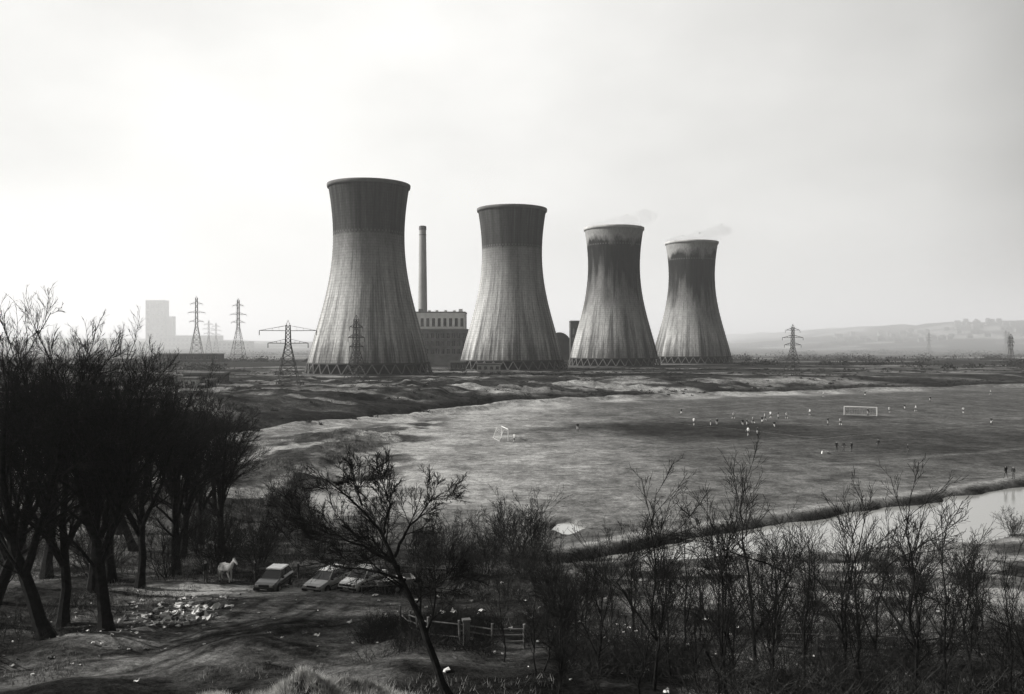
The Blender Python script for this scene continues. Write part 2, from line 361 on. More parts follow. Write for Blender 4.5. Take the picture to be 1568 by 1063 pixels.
for (tx,ty,sd) in ((76.6,663,1),(153.8,755,2)):
    g=Geo(); r=np.random.default_rng(sd)
    for k in range(7): blob(g,(k*5-6+r.normal()*2,r.normal()*5,1+k*1.3+r.normal()*1.0),(14-k*.6,10,3.2+.3*k),sd*10+k)
    g.obj('steam_plume',[sm],(tx,ty,107.5),0,True)

# ------------------------------------------------------------------ power station and far buildings
def building(name,x,y,w,dp,h,rows,cols,wall,z0=4,rz=0,par=True,wz0=.25,wz1=.9,extras=()):
    g=Geo(); g.box((0,0,h/2-1),(w,dp,h+2),0,0)
    if par: g.box((0,0,h+.5),(w+.8,dp+.8,.9),0,1)
    for r in range(rows):
        for c in range(cols):
            cw=w/cols; zc=h*(wz0+(wz1-wz0)*(r+.5)/rows); wh=h*(wz1-wz0)/rows*.62
            xc=-w/2+cw*(c+.5)
            g.box((xc,-dp/2-.05,zc),(cw*.5,.3,wh),0,2)
            g.box((xc,-dp/2-.25,zc-wh/2-.25),(cw*.62,.4,.3),0,1)
            g.box((xc,-dp/2-.22,zc),(.25,.12,wh),0,1)
    for (ex,ey,ez,ew,ed,eh,mm) in extras: g.box((ex,ey,ez),(ew,ed,eh),0,mm)
    return g.obj(name,[wall,concrete,glass],(x,y,z0),rz)
darkb=smat('dark_brick',.07,.3,.2,.9)
midb=smat('mid_brick',.14,.3,.2,.9)
lightb=smat('pale_brick',.6,.15,.2,.9)
farb=smat('far_block',.3,.1,.05,.9)
building('power_station',-57,705,40,30,41,1,9,lightb,wz0=.70,wz1=.94,extras=[(-16,0,43,3,4,3,1),(-9,0,42.5,2,3,2,0),(-3,0,42.5,2,3,2.2,0),(4,0,42.5,2,3,2.2,0),(11,0,42.5,2,3,2,0),(16,0,43,3,3,3,0)])
building('turbine_hall',-58,675,48,24,27,3,12,midb,wz0=.3,wz1=.95)
building('boiler_house',52,700,12,16,34,3,3,darkb)
g=Geo(); an=np.linspace(0,math.pi,14); 
V=[(9*math.cos(a),yy,16+9*math.sin(a)) for yy in (-8,8) for a in an]
g.add(V,[(i,i+1,i+15,i+14) for i in range(13)]); g.add(V[:14]+[(-9,-8,-2),(9,-8,-2)],[list(range(16))]); g.add([(-9,-8,-2),(-9,8,-2),(-9,8,16),(-9,-8,16),(9,-8,-2),(9,8,-2),(9,8,16),(9,-8,16)],[(0,1,2,3),(4,5,6,7)])
g.obj('coal_store',[darkb],(38,715,5))
g=Geo(); S=32; zc=np.linspace(0,117,20); rc=np.interp(zc,[0,117],[4.6,2.9]); an=np.linspace(0,2*math.pi,S,endpoint=False)
V=np.stack([np.outer(rc,np.cos(an)),np.outer(rc,np.sin(an)),np.repeat(zc[:,None],S,1)],-1); i=np.arange(20*S).reshape(20,S); n=np.roll(i,-1,1)
g.add(V,np.stack([i[:-1],n[:-1],n[1:],i[1:]],-1).reshape(-1,4)); g.beam((0,0,114.5),(0,0,117.6),3.2,1,24); g.beam((0,0,110),(0,0,110.6),3.25,1,24); g.beam((0,0,117.5),(0,0,118),2.5,1,24)
g.obj('chimney',[smat('chimney_brick',.36,.2,.1,.9),midb],(-76,750,3),0,True)
building('colliery_headframe',-905,2250,48,30,128,6,4,farb,wz0=.1,wz1=.97,extras=[(34,0,44,18,20,88,0)])
building('distant_factory',-800,2200,150,30,38,2,14,farb)
building('distant_factory',-620,1900,120,30,22,2,12,farb)
building('low_shed',-131,378,17,8,4,1,5,darkb,z0=gz(-131,378))
building('low_shed',-300,820,60,14,7,1,9,darkb,z0=4)
building('site_hut',-14,528,14,5,4,1,4,lightb,z0=4)
building('site_hut',-33,540,9,5,5,1,3,darkb,z0=4)
building('site_hut',33,600,10,5,4,1,3,lightb,z0=4)
building('site_hut',-120,330,5,4,2.6,1,2,lightb,z0=gz(-120,330))
building('site_hut',-110,322,3,3,2.2,1,1,darkb,z0=gz(-110,322))
g=Geo(); r=np.random.default_rng(8)
for k in range(130):
    x=r.uniform(850,1750); y=r.uniform(2050,2550); z=gz(x,y); w=r.uniform(8,18); h=r.uniform(5,9); a=r.uniform(-.3,.3)
    g.box((x,y,z+h/2-2),(w,9,h+2),a,int(r.random()<.6)); 
    ca,sa=math.cos(a),math.sin(a); P=[]
    for (i,j,kk) in ((-w/2,-5,0),(w/2,-5,0),(w/2,5,0),(-w/2,5,0),(-w/2,0,4),(w/2,0,4)): P.append((x+i*ca-j*sa,y+i*sa+j*ca,z+h-.9+kk))
    g.add(P,[(0,1,5,4),(2,3,4,5)],2); g.add(P,[(0,4,3),(1,2,5)],2)
g.obj('distant_town',[midb,darkb,darkb])

# ------------------------------------------------------------------ pylons
def pylon(x,y,h,bw,tw,arms,rot,mat,rl=.16,rb=.09,waist=.62):
    g=Geo()
    def half(z):
        t=z/h; return np.interp(t,[0,waist,1],[bw/2,tw/2,tw/2*.75])
    n=7; lv=[h*waist*(1-(1-k/n)**1.35) for k in range(n+1)]+[h*(waist+(1-waist)*k/5) for k in range(1,6)]
    cs=[(-1,-1),(1,-1),(1,1),(-1,1)]
    for i in range(len(lv)-1):
        a,b_=half(lv[i]),half(lv[i+1])
        for k in range(4):
            c=cs[k]; e=cs[(k+1)%4]
            g.beam((c[0]*a,c[1]*a,lv[i]),(c[0]*b_,c[1]*b_,lv[i+1]),rl)
            g.beam((c[0]*a,c[1]*a,lv[i]),(e[0]*b_,e[1]*b_,lv[i+1]),rb); g.beam((e[0]*a,e[1]*a,lv[i]),(c[0]*b_,c[1]*b_,lv[i+1]),rb)
            g.beam((c[0]*b_,c[1]*b_,lv[i+1]),(e[0]*b_,e[1]*b_,lv[i+1]),rb)
    t=half(h)
    for c in cs: g.beam((c[0]*t,c[1]*t,h),(0,0,h+1.8),rb)
    for (za,L,dp) in arms:
        w=half(za)
        for s in (-1,1):
            for yy in (-w,w):
                g.beam((s*w,yy,za),(s*L,0,za+.1),rl*.8); g.beam((s*w,yy,za+dp),(s*L,0,za+.1),rb)
            for k in (1,2,3):
                f=k/4; xx=s*(w+(L-w)*f); g.beam((xx,-w*(1-f),za),(xx,-w*(1-f),za+dp*(1-f)),rb*.8)
            g.beam((s*L,0,za),(s*L,0,za-1.6),.14)
    return g.obj('electricity_pylon',[mat],(x,y,gz(x,y)-.3),rot)
pylon(-80,315,23,8.4,1.9,[(21,10,1.8),(16.5,7,1.5)],math.radians(8),steel,.13,.06,.7)
pylon(-59.5,337,26.5,8.5,1.8,[(23.5,4,1.4),(19.5,5,1.4),(16,4.2,1.4)],math.radians(62),steel,.15,.075,.55)
pylon(172,540,27,7.6,1.8,[(25,5,1.4),(20.5,7.2,1.5),(16,5.8,1.4)],math.radians(15),steel,.15,.09,.55)
pylon(-322,900,64,14,2.6,[(58,6,2),(49,8.5,2),(40,7,2)],math.radians(10),steelfar,.22,.12,.55)
pylon(-281,905,62,14,2.6,[(56,6,2),(47,8.5,2),(39,7,2)],math.radians(35),steelfar,.22,.12,.55)
for (x,y,h) in ((-430,1250,50),(-470,1400,50),(840,1500,40),(760,1350,30),(800,1420,36),(700,1480,36),(430,760,24)): pylon(x,y,h,h*.2,2,[(h*.9,h*.12,2),(h*.77,h*.16,2),(h*.64,h*.13,2)],.3,steelfar,.22,.12,.55)

# ------------------------------------------------------------------ scattered triangle foliage (distant hedges)
def clumps(name,C,n,size,mat,seed):
    r=np.random.default_rng(seed); C=np.array(C,float)
    N=len(C); u=nrm(r.normal(size=(N,n,3)))*(r.random((N,n,1))**.45); u[...,2]=np.abs(u[...,2])
    P=C[:,None,:3]+u*C[:,None,3:6]
    sz=size*r.uniform(.5,1.4,(N,n,1,1)); T=P[:,:,None,:]+r.normal(size=(N,n,3,3))*sz
    g=Geo(); g.add(T.reshape(-1,3),np.arange(N*n*3).reshape(-1,3)); return g.obj(name,[mat])
C=[]
rr_=np.random.default_rng(5)
for (x0,y0,x1,y1,n) in [(170,700,700,640,70),(190,900,900,960,90),(60,1050,1100,1250,110),(-800,900,-180,820,80),(-500,600,-170,560,50),(-1000,1300,200,1350,90),(260,1500,1400,1500,100),(300,560,420,540,14),(420,760,640,800,30),(700,2100,1700,2300,90),(-20,820,60,830,12),(230,600,560,650,30)]:
    for k in range(n):
        t=rr_.random(); 
        if fbm(np.array([t*9+x0]),np.array([y0*1.]),2)[0]<.36: continue
        x=x0+(x1-x0)*t; y=y0+(y1-y0)*t+rr_.normal()*12; h=rr_.uniform(2,5)*(1+y/1800); C.append((x,y,gz(x,y)-.5,h*rr_.uniform(1.5,4),h*.9,h*1.1))
clumps('distant_treeline',C,170,.55,hedge,1)
C=[]
for k in range(2800):
    x=R0.uniform(-190,420); y=R0.uniform(220,600); d_,s2,_=polyd(np.array([x]),np.array([y]),BND)
    if d_[0]*s2[0]<10 or abs(x)>.62*y or fbm(np.array([x*.02]),np.array([y*.05]),3)[0]<.42: continue
    if any((x-a[0])**2+(y-a[1])**2<40**2 for a in TW): continue
    h=R0.uniform(.3,1.0)*(1+.9*(R0.random()>.85)); C.append((x,y,gz(x,y)-.2,h*R0.uniform(1,3.2),h,h))
for k in range(420):
    t=R0.uniform(0,1); x=-100+t*360; yb_=np.interp(x,[p[0] for p in BND],[p[1] for p in BND])+R0.uniform(-4,34); h=R0.uniform(.25,1.3)
    C.append((x,yb_,gz(x,yb_)-.2,h*1.8,h*1.2,h))
clumps('scrub_bushes',C,80,.18,hedge,2)

# ------------------------------------------------------------------ trees
BIG=[(13,.2,1,.35,.85,.50,.5,9,.06,.02,6,.022),(7,.12,1,.3,.75,.52,.5,7,.07,.02,4,.013),(7,.1,1,.25,.7,.54,.6,5,.07,.02,3,.009),(4,.1,1,.25,.7,.55,.8,2,.08,.02,3,.007)]
bigm=[]
stemsets=[
 [([(0,0,0),(-.3,0,2.5),(-.4,.1,4.5),(-1.6,.2,8),(-2.3,.3,12.5),(-2.6,.3,14.5)],.40,.03),([(-.4,.1,4.2),(.9,-.2,7),(1.7,-.3,11),(2.1,-.2,13.6)],.24,.03),([(-.4,.1,5.5),(-.1,1.4,9),(.1,2.2,12.5)],.2,.03)],
 [([(0,0,0),(.2,0,3),(.1,.2,6),(.6,.3,11),(.4,.1,14.6)],.34,.03),([(.15,.1,3.6),(-1.6,.3,7),(-2.8,.2,11),(-3.4,.1,12.5)],.2,.03),([(.1,.1,4.6),(1.9,-.5,8),(2.9,-.8,11.5)],.2,.03)],
 [([(0,0,0),(-.9,0,2.5),(-2.0,.1,5),(-2.6,.2,9),(-2.2,.2,14.8)],.42,.03),([(-1.3,0,3.6),(-.2,.3,7.5),(.6,.5,12),(1.0,.5,13.5)],.24,.03),([(-2,0,5.5),(-3.9,-.6,9),(-4.6,-.8,12)],.2,.03)],
]
for i,s in enumerate(stemsets): bigm.append(tree('bare_tree_mesh_%d'%i,20+i,s,BIG,[bark],8,11.0))
for (x,y,k,rot,s) in [(-24.7,47,2,0,1.0),(-22.3,48.5,0,0,.98),(-26.0,51,1,1.0,.98),(-26.2,62,1,0,.95),(-28.5,60,0,2.5,1.0),(-27.5,72,2,2.0,.95),(-30,80,0,4.0,.95),(-31,88,1,3.3,.88),(-37,70,2,5,1.05),(-34,57,0,1.2,1.05),(-30,50,2,3.6,.98),(-41,92,1,.5,1.0),(-33,98,0,1.5,.85),(-30,66,1,4.4,1.0),(-36,84,2,1.0,1.0),(-27,82,0,5.4,.85)]:
    place('bare_tree',bigm[k],(x,y,gz(x,y)-.15),rot,s)
CT=[([(0,0,0),(-.55,0,1.2),(-1.1,.1,2.8),(-1.85,.2,4.6),(-2.35,.25,5.8),(-3.0,.3,7),(-4.2,.3,8.2),(-5.0,.2,8.8)],.18,.02),
 ([(-2.3,.2,5.5),(-3.8,-.1,6.4),(-5.1,-.3,6.9),(-5.8,-.5,7.2)],.07,.012),
 ([(-1.85,.2,4.8),(-3.3,.5,5.1),(-5.1,.9,5.3),(-6.2,1.1,5.6)],.065,.012),
 ([(-2.3,.25,5.7),(-1.75,.5,6.9),(-1.1,.7,7.7),(-.4,.8,8.2)],.07,.012),
 ([(-2.8,.3,6.5),(-2.5,.1,7.8),(-2.8,-.2,9.0)],.06,.012),
 ([(-3.6,.3,7.8),(-3.7,-.5,8.7),(-4.1,-.9,9.3)],.045,.012),
 ([(-1.4,.15,3.9),(-.3,-.3,4.9),(.5,-.5,5.2)],.035,.01),
 ([(-2.1,.2,5.2),(-2.6,-1.0,6.2),(-2.9,-1.9,7.0)],.045,.012)]
cm=tree('leaning_tree_mesh',5,CT,[(11,.28,1,.4,1.0,.52,.45,8,.08,.035,5,.010),(7,.15,1,.35,.85,.56,.5,6,.08,.035,4,.008),(6,.1,1,.3,.8,.56,.65,4,.08,.03,3,.007),(3,.1,1,.3,.8,.55,.9,2,.1,.03,3,.006)],[bark],8,4.2)
place('bare_tree',cm,(-2.4,35,gz(-2.4,35)-.1))
SAP=[(14,.18,1,.3,.65,.46,.45,8,.05,.035,4,.010),(6,.15,1,.3,.7,.48,.55,5,.06,.035,3,.007),(4,.15,1,.3,.7,.52,.8,2,.07,.03,3,.006)]
sapm=[]
for i in range(7):
    r=np.random.default_rng(50+i); a=r.normal(0,.35,(5,2)).cumsum(0)
    st=[([(0,0,0)]+[(a[k,0]*.6,a[k,1]*.6,1.6*(k+1)) for k in range(5)],.07,.008)]
    st.append(([(a[0,0]*.5,a[0,1]*.5,1.0+.5*(i%3)),(a[0,0]+r.normal()*.9,a[0,1],3.6),(a[1,0]+r.normal()*1.2,a[1,1],6.8-(i%3))],.05,.008))
    if i%2: st.append(([(a[0,0]*.5,a[0,1]*.5,2.0),(a[0,0]+r.normal()*.9,a[0,1]+r.normal()*.9,4.4),(a[1,0]+r.normal()*1.3,a[1,1]+r.normal(),6.9)],.04,.008))
    sapm.append(tree('sapling_mesh_%d'%i,70+i,st,SAP,[bark],6,5.2))
SP=[(3.7,38,5.6),(5.8,36,8.4),(8.1,42,6.8),(8.3,34,8),(11.1,40,9.2),(11.8,36,6.8),(14.2,38,8.4),(17.3,42,6.8),(15.5,34,8.3),(17.5,36,7.6),(22.3,42,5.2),(18.8,33,5.7),(1.4,40,4.4),(-.4,42,4.6),(2.4,46,5),(6.5,47,5.5),(10,47,5.6),(13.2,46,5.2),(16,48,6.2),(20.5,47,5.6),(24,45,5),(9.6,38,6.2),(7,39,6),(13,33,6.5),(19.8,38,6.5),(4.8,33,5),(12.6,43,6.3),(21,36,4.6)]
rs=np.random.default_rng(77)
for k in range(22):
    y=rs.uniform(31,50); x=rs.uniform(1,.6*y); SP.append((x,y,rs.uniform(3.2,5.8)))
for k,(x,y,h) in enumerate(SP): place('sapling',sapm[k%7],(x,y,gz(x,y)-.1),k*1.7,(h/8.2*1.1,h/8.2*1.1,h/8.2*1.03))
def shrubmesh(i):
    r=np.random.default_rng(90+i); st=[]
    for k in range(14):
        a=r.uniform(0,6.28); o=r.uniform(.1,.5); L=r.uniform(.5,1); sp=r.uniform(.15,.9)
        st.append(([(o*math.cos(a),o*math.sin(a),0),(o*math.cos(a)*1.5+sp*math.cos(a)*.8,o*math.sin(a)*1.5+sp*math.sin(a)*.8,1.3*L),(math.cos(a)*(o+sp*2),math.sin(a)*(o+sp*2),3*L)],.03,.008))
    return tree('shrub_mesh_%d'%i,i,st,[(7,.15,1,.3,.8,.46,.6,5,.08,.03,3,.008),(5,.1,1,.3,.8,.5,.7,4,.1,.03,3,.006),(4,.1,1,.3,.8,.5,.8,2,.1,.02,3,.006)],[bark2],4)
shm=[shrubmesh(i) for i in range(3)]
for k,(x,y,s) in enumerate([(.5,82,1.7),(2.0,81,1.3),(-1.6,80,1.2),(-6,79,1.3),(-9,81,1.0),(-25,100,1.5),(-27,103,1.2),(-22,96,.9),(52,91,.9),(54,90,.7),(-29,118,1.1),(-24,86,1.2),(-19,84,.9),(-26,78,1.4),(-22,77,1.3),(1,66,1.0),(-4,69,1.0),(28,66,.8),(-31,66,1.5),(-27,69,1.3),(-36,62,1.6),(-30,84,1.4),(-33,92,1.3),(-24,72,1.3),(-2,72,1.1),(-7,72,1.0),(2.5,60,1.0),(4,54,.8)]):
    place('bare_shrub',shm[k%3],(x,y,gz(x,y)-.1),k*2.1,s)
def thicket(name,N,xr,yr,cond,h,seed,mat,th=.45):
    r=np.random.default_rng(seed); x=r.uniform(*xr,N); y=r.uniform(*yr,N); keep=cond(x,y)&(fbm(x*.25+7,y*.25,3)>th); x=x[keep];y=y[keep]
    z=H(x,y); st=np.stack([x,y,z-.05],1); D=np.stack([r.normal(size=len(x))*.5,r.normal(size=len(x))*.5,np.ones(len(x))],1)
    ln=h*r.uniform(.4,1.3,len(x)); P,Rr=grow(r,st,D,ln,np.full(len(x),.014),np.full(len(x),.006),6,.2,-.03)
    g=Geo(); V,F=tubes(P,Rr,3); g.add(V,F)
    st,D,l2,rr=kids(r,P,Rr,5,.2,1,.4,1.1,.5,.7); P,Rr=grow(r,st,D,l2,rr,np.full(len(rr),.005),4,.15,.02); V,F=tubes(P,Rr,3); g.add(V,F)
    return g.obj(name,[mat])
thicket('bramble_thicket',6500,(-4,34),(29,48),lambda x,y:(x>2.5-(y-30)*.05)&(x<.64*y),2.0,1,twig,.47)
thicket('bramble_thicket',1500,(0,38),(47,62),lambda x,y:(x<.64*y),1.2,6,twig,.54)
thicket('bramble_thicket',1500,(-11,3),(60,84),lambda x,y:x<.5*y,1.3,2,twig,.5)
thicket('bramble_thicket',3200,(-46,-17),(66,108),lambda x,y:x>-.62*y,1.6,3,twig)
thicket('bramble_thicket',1500,(-8,-1),(42,50),lambda x,y:x>-9,1.0,4,twig)
thicket('bramble_thicket',900,(-34,-22),(42,60),lambda x,y:x<-24,.8,5,twig)

def grass(name,x,y,h,w,mat,seed):
    r=np.random.default_rng(seed); N=len(x); z=H(x,y)-.03; a=r.uniform(0,6.28,N); hh=h*r.uniform(.5,1.3,N)
    ax=np.stack([np.cos(a),np.sin(a),np.zeros(N)],1)*w; B=np.stack([x,y,z],1); lean=r.normal(size=(N,3))*.4; lean[:,2]=1
    V=np.stack([B-ax,B+ax,B+lean*hh[:,None]],1).reshape(-1,3); g=Geo(); g.add(V,np.arange(N*3).reshape(-1,3)); return g.obj(name,[mat])
tx=R0.normal(-6.8,4.0,1900); ty=R0.normal(28.7,2.0,1900); k=np.exp(-(((tx+6.8)/5.2)**2+((ty-28.5)/3.0)**2))>.22; tx,ty=tx[k],ty[k]
x=np.repeat(tx,55)+R0.normal(0,.09,len(tx)*55); y=np.repeat(ty,55)+R0.normal(0,.09,len(tx)*55)
grass('dry_grass',x,y,.30,.012,smat('mound_grass',.46,.6,1.2,.95,spec=.1),1)
x=R0.uniform(-30,40,70000); y=R0.uniform(30,82,70000)
k=(fbm(x*.2+3,y*.2,3)>.5)&(np.abs(x)<.66*y)&(np.hypot((x+14.5)/9,(y-51)/12)>1)
grass('rough_grass',x[k],y[k],.28,.02,straw,2)
x=R0.uniform(-60,20,50000); y=R0.uniform(85,200,50000); k=(fbm(x*.1,y*.06,4)>.5)&((x<-14-(y-85)*.1)|(y<100))
grass('rough_grass',x[k],y[k],.4,.05,straw,3)
N=9000; t=R0.random(N)*(len(RIV)-2); i=t.astype(int); f=t-i; P=np.array(RIV); W=np.array(RVW)
c=P[i]*(1-f[:,None])+P[i+1]*f[:,None]; w=W[i]*(1-f)+W[i+1]*f; tg=nrm(P[i+1]-P[i]); nn=np.stack([-tg[:,1],tg[:,0]],1)*R0.choice([-1,1],N)[:,None]
p=c+nn*(w+np.abs(R0.normal(.2,.4,N)))[:,None]
grass('river_reeds',p[:,0],p[:,1],.3,.03,darkweed,4)

# ------------------------------------------------------------------ fences
def fence(name,pts,mat,sp=2.0,h=1.15,rails=(.35,.7,1.0),r=.05):
    g=Geo(); p=np.array(pts,float); d=np.concatenate([[0],np.cumsum(np.linalg.norm(np.diff(p,axis=0),axis=1))]); n=max(2,int(d[-1]/sp)+1)
    u=np.linspace(0,d[-1],n); q=[(np.interp(v,d,p[:,0]),np.interp(v,d,p[:,1])) for v in u]; q=[(a,b_,gz(a,b_)) for a,b_ in q]
    rr=np.random.default_rng(len(pts))
    for (a,b_,c) in q: g.beam((a,b_,c-.3),(a+rr.normal()*.04,b_,c+h+rr.normal()*.05),r*1.5,0,6)
    for A,B in zip(q[:-1],q[1:]):
        for z in rails:
            if rr.random()<.9: g.beam((A[0],A[1],A[2]+z),(B[0],B[1],B[2]+z+rr.normal()*.03),r*.8)
    return g.obj(name,[mat])
palew=smat('pale_wood',.2,.4,3,.9)
fence('wooden_fence',[(-6.2,49),(-4.3,44.6),(-1.1,44.2),(.6,44.5)],palew,1.6,1.2)
fence('wooden_fence',[(-19,69),(-12,68),(-5,67)],wood,2.2,1.3)
fence('wooden_fence',[(13,43.5),(20,43),(27,44)],wood,2,1.1)
fence('wooden_fence',[(-29,45),(-27.2,43.5),(-24,41)],wood,2.2,1.1)
g=Geo(); g.box((0,0,.5),(.34,.3,1.4),0,0,.92); g.box((0,0,1.25),(.42,.38,.12),0,0); g.obj('stone_gatepost',[concrete],(-2.3,44.4,gz(-2.3,44.4)),.2)

# ------------------------------------------------------------------ vehicles
def car(x,y,rot,body,roofm,L=4.0,hatch=True):
    g=Geo(); W=.8
    st=[(L/2,.32,.55,.70),(L/2-.06,.26,.72,.77),(L/2-.35,.22,.80,.80),(L/2-1.05,.22,.90,.81),(0,.22,.92,.82),(-L/2+.9,.22,.92,.81),(-L/2+.3,.24,.90,.80),(-L/2+.05,.30,.84,.76),(-L/2,.34,.6,.72)]
    V=[]
    for (xx,zb,zt,w) in st:
        V+=[(xx,-w*.94,zb),(xx,-w,zb+.14),(xx,-w,zt-.14),(xx,-w*.9,zt),(xx,w*.9,zt),(xx,w,zt-.14),(xx,w,zb+.14),(xx,w*.94,zb)]
    F=[]
    for k in range(len(st)-1):
        for j in range(8): F.append((k*8+j,(k+1)*8+j,(k+1)*8+(j+1)%8,k*8+(j+1)%8))
    g.add(V,F,0); g.add(V[:8],[list(range(8))],0); g.add(V[-8:],[list(range(8))[::-1]],0)
    b0=.905; t0=1.36; fx,rx=L/2-1.08,(-L/2+.28 if hatch else -L/2+.75); fr,rr_=L/2-1.75,(-L/2+.62 if hatch else -L/2+1.3)
    lo=[(fx,-.72,b0),(fx,.72,b0),(rx,.72,b0),(rx,-.72,b0)]; hi=[(fr,-.58,t0),(fr,.58,t0),(rr_,.58,t0),(rr_,-.58,t0)]
    g.add(lo+hi,[(0,1,5,4),(1,2,6,5),(2,3,7,6),(3,0,4,7)],2)
    cx=(fr+rr_)/2; g.box((cx,0,t0+.035),(fr-rr_+.1,1.2,.075),0,1,.93)
    for a,b_ in zip(lo,hi): g.beam(a,b_,.045,0)
    for s in (-1,1):
        m0=((lo[1 if s>0 else 0][0]+lo[2][0])/2,s*.73,b0); m1=(cx,s*.59,t0); g.beam(m0,m1,.04,0)
        g.box((L/2-1.2,s*.9,.98),(.1,.16,.12),0,3)
        g.box((L/2-.01,s*.52,.64),(.08,.28,.15),0,4); g.box((-L/2,s*.6,.66),(.06,.2,.18),0,3)
        for wx in (L/2-.75,-L/2+.72):
            g.beam((wx,s*.79,.3),(wx,s*.835,.3),.37,3,18); g.beam((wx,s*.62,.29),(wx,s*.86,.29),.29,3,18); g.beam((wx,s*.855,.29),(wx,s*.88,.29),.16,4,12)
        g.box((0,s*.825,.48),(L*.42,.03,.06),0,3)
    g.box((L/2+.02,0,.42),(.14,1.5,.15),0,3); g.box((-L/2-.02,0,.44),(.14,1.5,.15),0,3)
    g.box((L/2+.0,0,.64),(.05,.7,.12),0,3); g.box((L/2+.10,0,.42),(.02,.5,.1),0,4); g.box((-L/2-.1,0,.44),(.02,.5,.1),0,4)
    return g.obj('parked_car',[body,roofm,glass,rubber,chrome],(x,y,gz(x,y)+.0),rot)
def paint(n,c):
    m,nt,b=newmat(n); co=nd(nt,'ShaderNodeTexCoord').outputs['Object']
    v=math_(nt,'MULTIPLY',remap(nt,noise(nt,co,3,4),.3,.7,.8,1.15),c); nt.links.new(gray(nt,v),b.inputs['Base Color'])
    b.inputs['Roughness'].default_value=.3; b.inputs['Coat Weight'].default_value=.6; return m
pd_,pw,pm=paint('paint_dark',.05),paint('paint_white',.85),paint('paint_grey',.35)
car(-17.0,63,math.radians(-97),pd_,pw,3.7)
car(-13.1,62.8,math.radians(-112),pm,pw,4.1)
car(-10.6,63,math.radians(-114),pw,pw,4.2,False)
g=Geo(); g.box((0,0,.62),(2.6,1.5,.1),0,0); 
for s in (-1,1):
    g.box((0,s*.76,.78),(2.6,.05,.28),0,0); g.beam((0,s*.7,.32),(0,s*.9,.32),.32,1,16); g.beam((0,s*.9,.32),(0,s*.92,.32),.15,0,10)
g.box((-1.32,0,.78),(.05,1.5,.28),0,0); g.beam((1.3,-.5,.6),(2.5,0,.5),.04,0); g.beam((1.3,.5,.6),(2.5,0,.5),.04,0); g.beam((2.3,0,0),(2.3,0,.5),.03,0)
g.box((.1,.1,.8),(1.4,.9,.25),.3,2)
g.obj('flatbed_trailer',[palew,rubber,offw],(-8.2,61.5,gz(-8.2,61.5)),math.radians(-160))

# ------------------------------------------------------------------ rubbish
def rubbish(name,x0,y0,sx,sy,n,big,seed):
    r=np.random.default_rng(seed); g=Geo()
    for k in range(n):
        x=r.normal(x0,sx); y=r.normal(y0,sy); z=gz(x,y); s=big*r.uniform(.2,1)**1.3; a=r.uniform(0,6.28); m=0 if r.random()<.55 else 1
        if r.random()<.5:
            P=[]
            for i in range(4):
                for j in range(4):
                    u=(i/3-.5)*s*1.3; v=(j/3-.5)*s*.9; P.append((x+u*math.cos(a)-v*math.sin(a),y+u*math.sin(a)+v*math.cos(a),z+.05+abs(r.normal())*s*.28))
            g.add(P,[(i*4+j,i*4+j+1,i*4+j+5,i*4+j+4) for i in range(3) for j in range(3)],m)
        else:
            w,d2,h=s*r.uniform(.3,1),s*r.uniform(.3,.8),s*r.uniform(.1,.5); V=[]
            for kz in (0,h):
                for i,j in ((-w,-d2),(w,-d2),(w,d2),(-w,d2)): V.append((x+(i*math.cos(a)-j*math.sin(a))/2+r.normal()*.05*s,y+(i*math.sin(a)+j*math.cos(a))/2+r.normal()*.05*s,z+kz+r.normal()*.06*s))
            g.add(V,[(0,3,2,1),(4,5,6,7),(0,1,5,4),(1,2,6,5),(2,3,7,6),(3,0,4,7)],m)
    return g.obj(name,[offw,litd])
rubbish('rubbish_pile',-20.2,53,1.3,1.9,130,.55,1)
rubbish('rubbish_pile',-21,57,1.7,2.8,110,.35,2)
rubbish('scattered_litter',-23,50,3.5,5,220,.22,3)
rubbish('scattered_litter',10,46,9,7,220,.3,4)
rubbish('scattered_litter',-5,52,4,5,60,.35,5)

# ------------------------------------------------------------------ people and horse
def skin(name,J,E,mats,label,sub=1,root=0):
    names=list(J); me=bpy.data.meshes.new(name+'_sk'); me.from_pydata([J[n][0] for n in names],[(names.index(a),names.index(b_)) for a,b_ in E],[])
    o=bpy.data.objects.new(name+'_sk',me); sc.collection.objects.link(o); o.modifiers.new('s','SKIN')
    for i,n in enumerate(names):
        rr=J[n][1]; me.skin_vertices[0].data[i].radius=(rr,rr) if not hasattr(rr,'__len__') else rr
        me.skin_vertices[0].data[i].use_root=(i==root)
    sm=o.modifiers.new('u','SUBSURF'); sm.levels=sub; sm.render_levels=sub
    dg=bpy.context.evaluated_depsgraph_get(); m2=bpy.data.meshes.new_from_object(o.evaluated_get(dg)); bpy.data.objects.remove(o)
    m2.name=name; m2.materials.clear()
    for m in mats: m2.materials.append(m)
    A=np.array([J[a][0] for a,b_ in E]); B=np.array([J[b_][0] for a,b_ in E]); lab=np.array([label(a,b_) for a,b_ in E])
    for p in m2.polygons:
        c=np.array(p.center); AB=B-A; t=np.clip(((c-A)*AB).sum(1)/np.maximum((AB*AB).sum(1),1e-9),0,1); d_=np.linalg.norm(c-A-AB*t[:,None],axis=1)
        p.material_index=int(lab[d_.argmin()]); p.use_smooth=True
        if p.material_index==0 and c[2]>J['crown'][0][2]-.04+ (0 if c[1]<J['crown'][0][1] else -.1): p.material_index=5 if len(mats)>5 else 0
    return m2
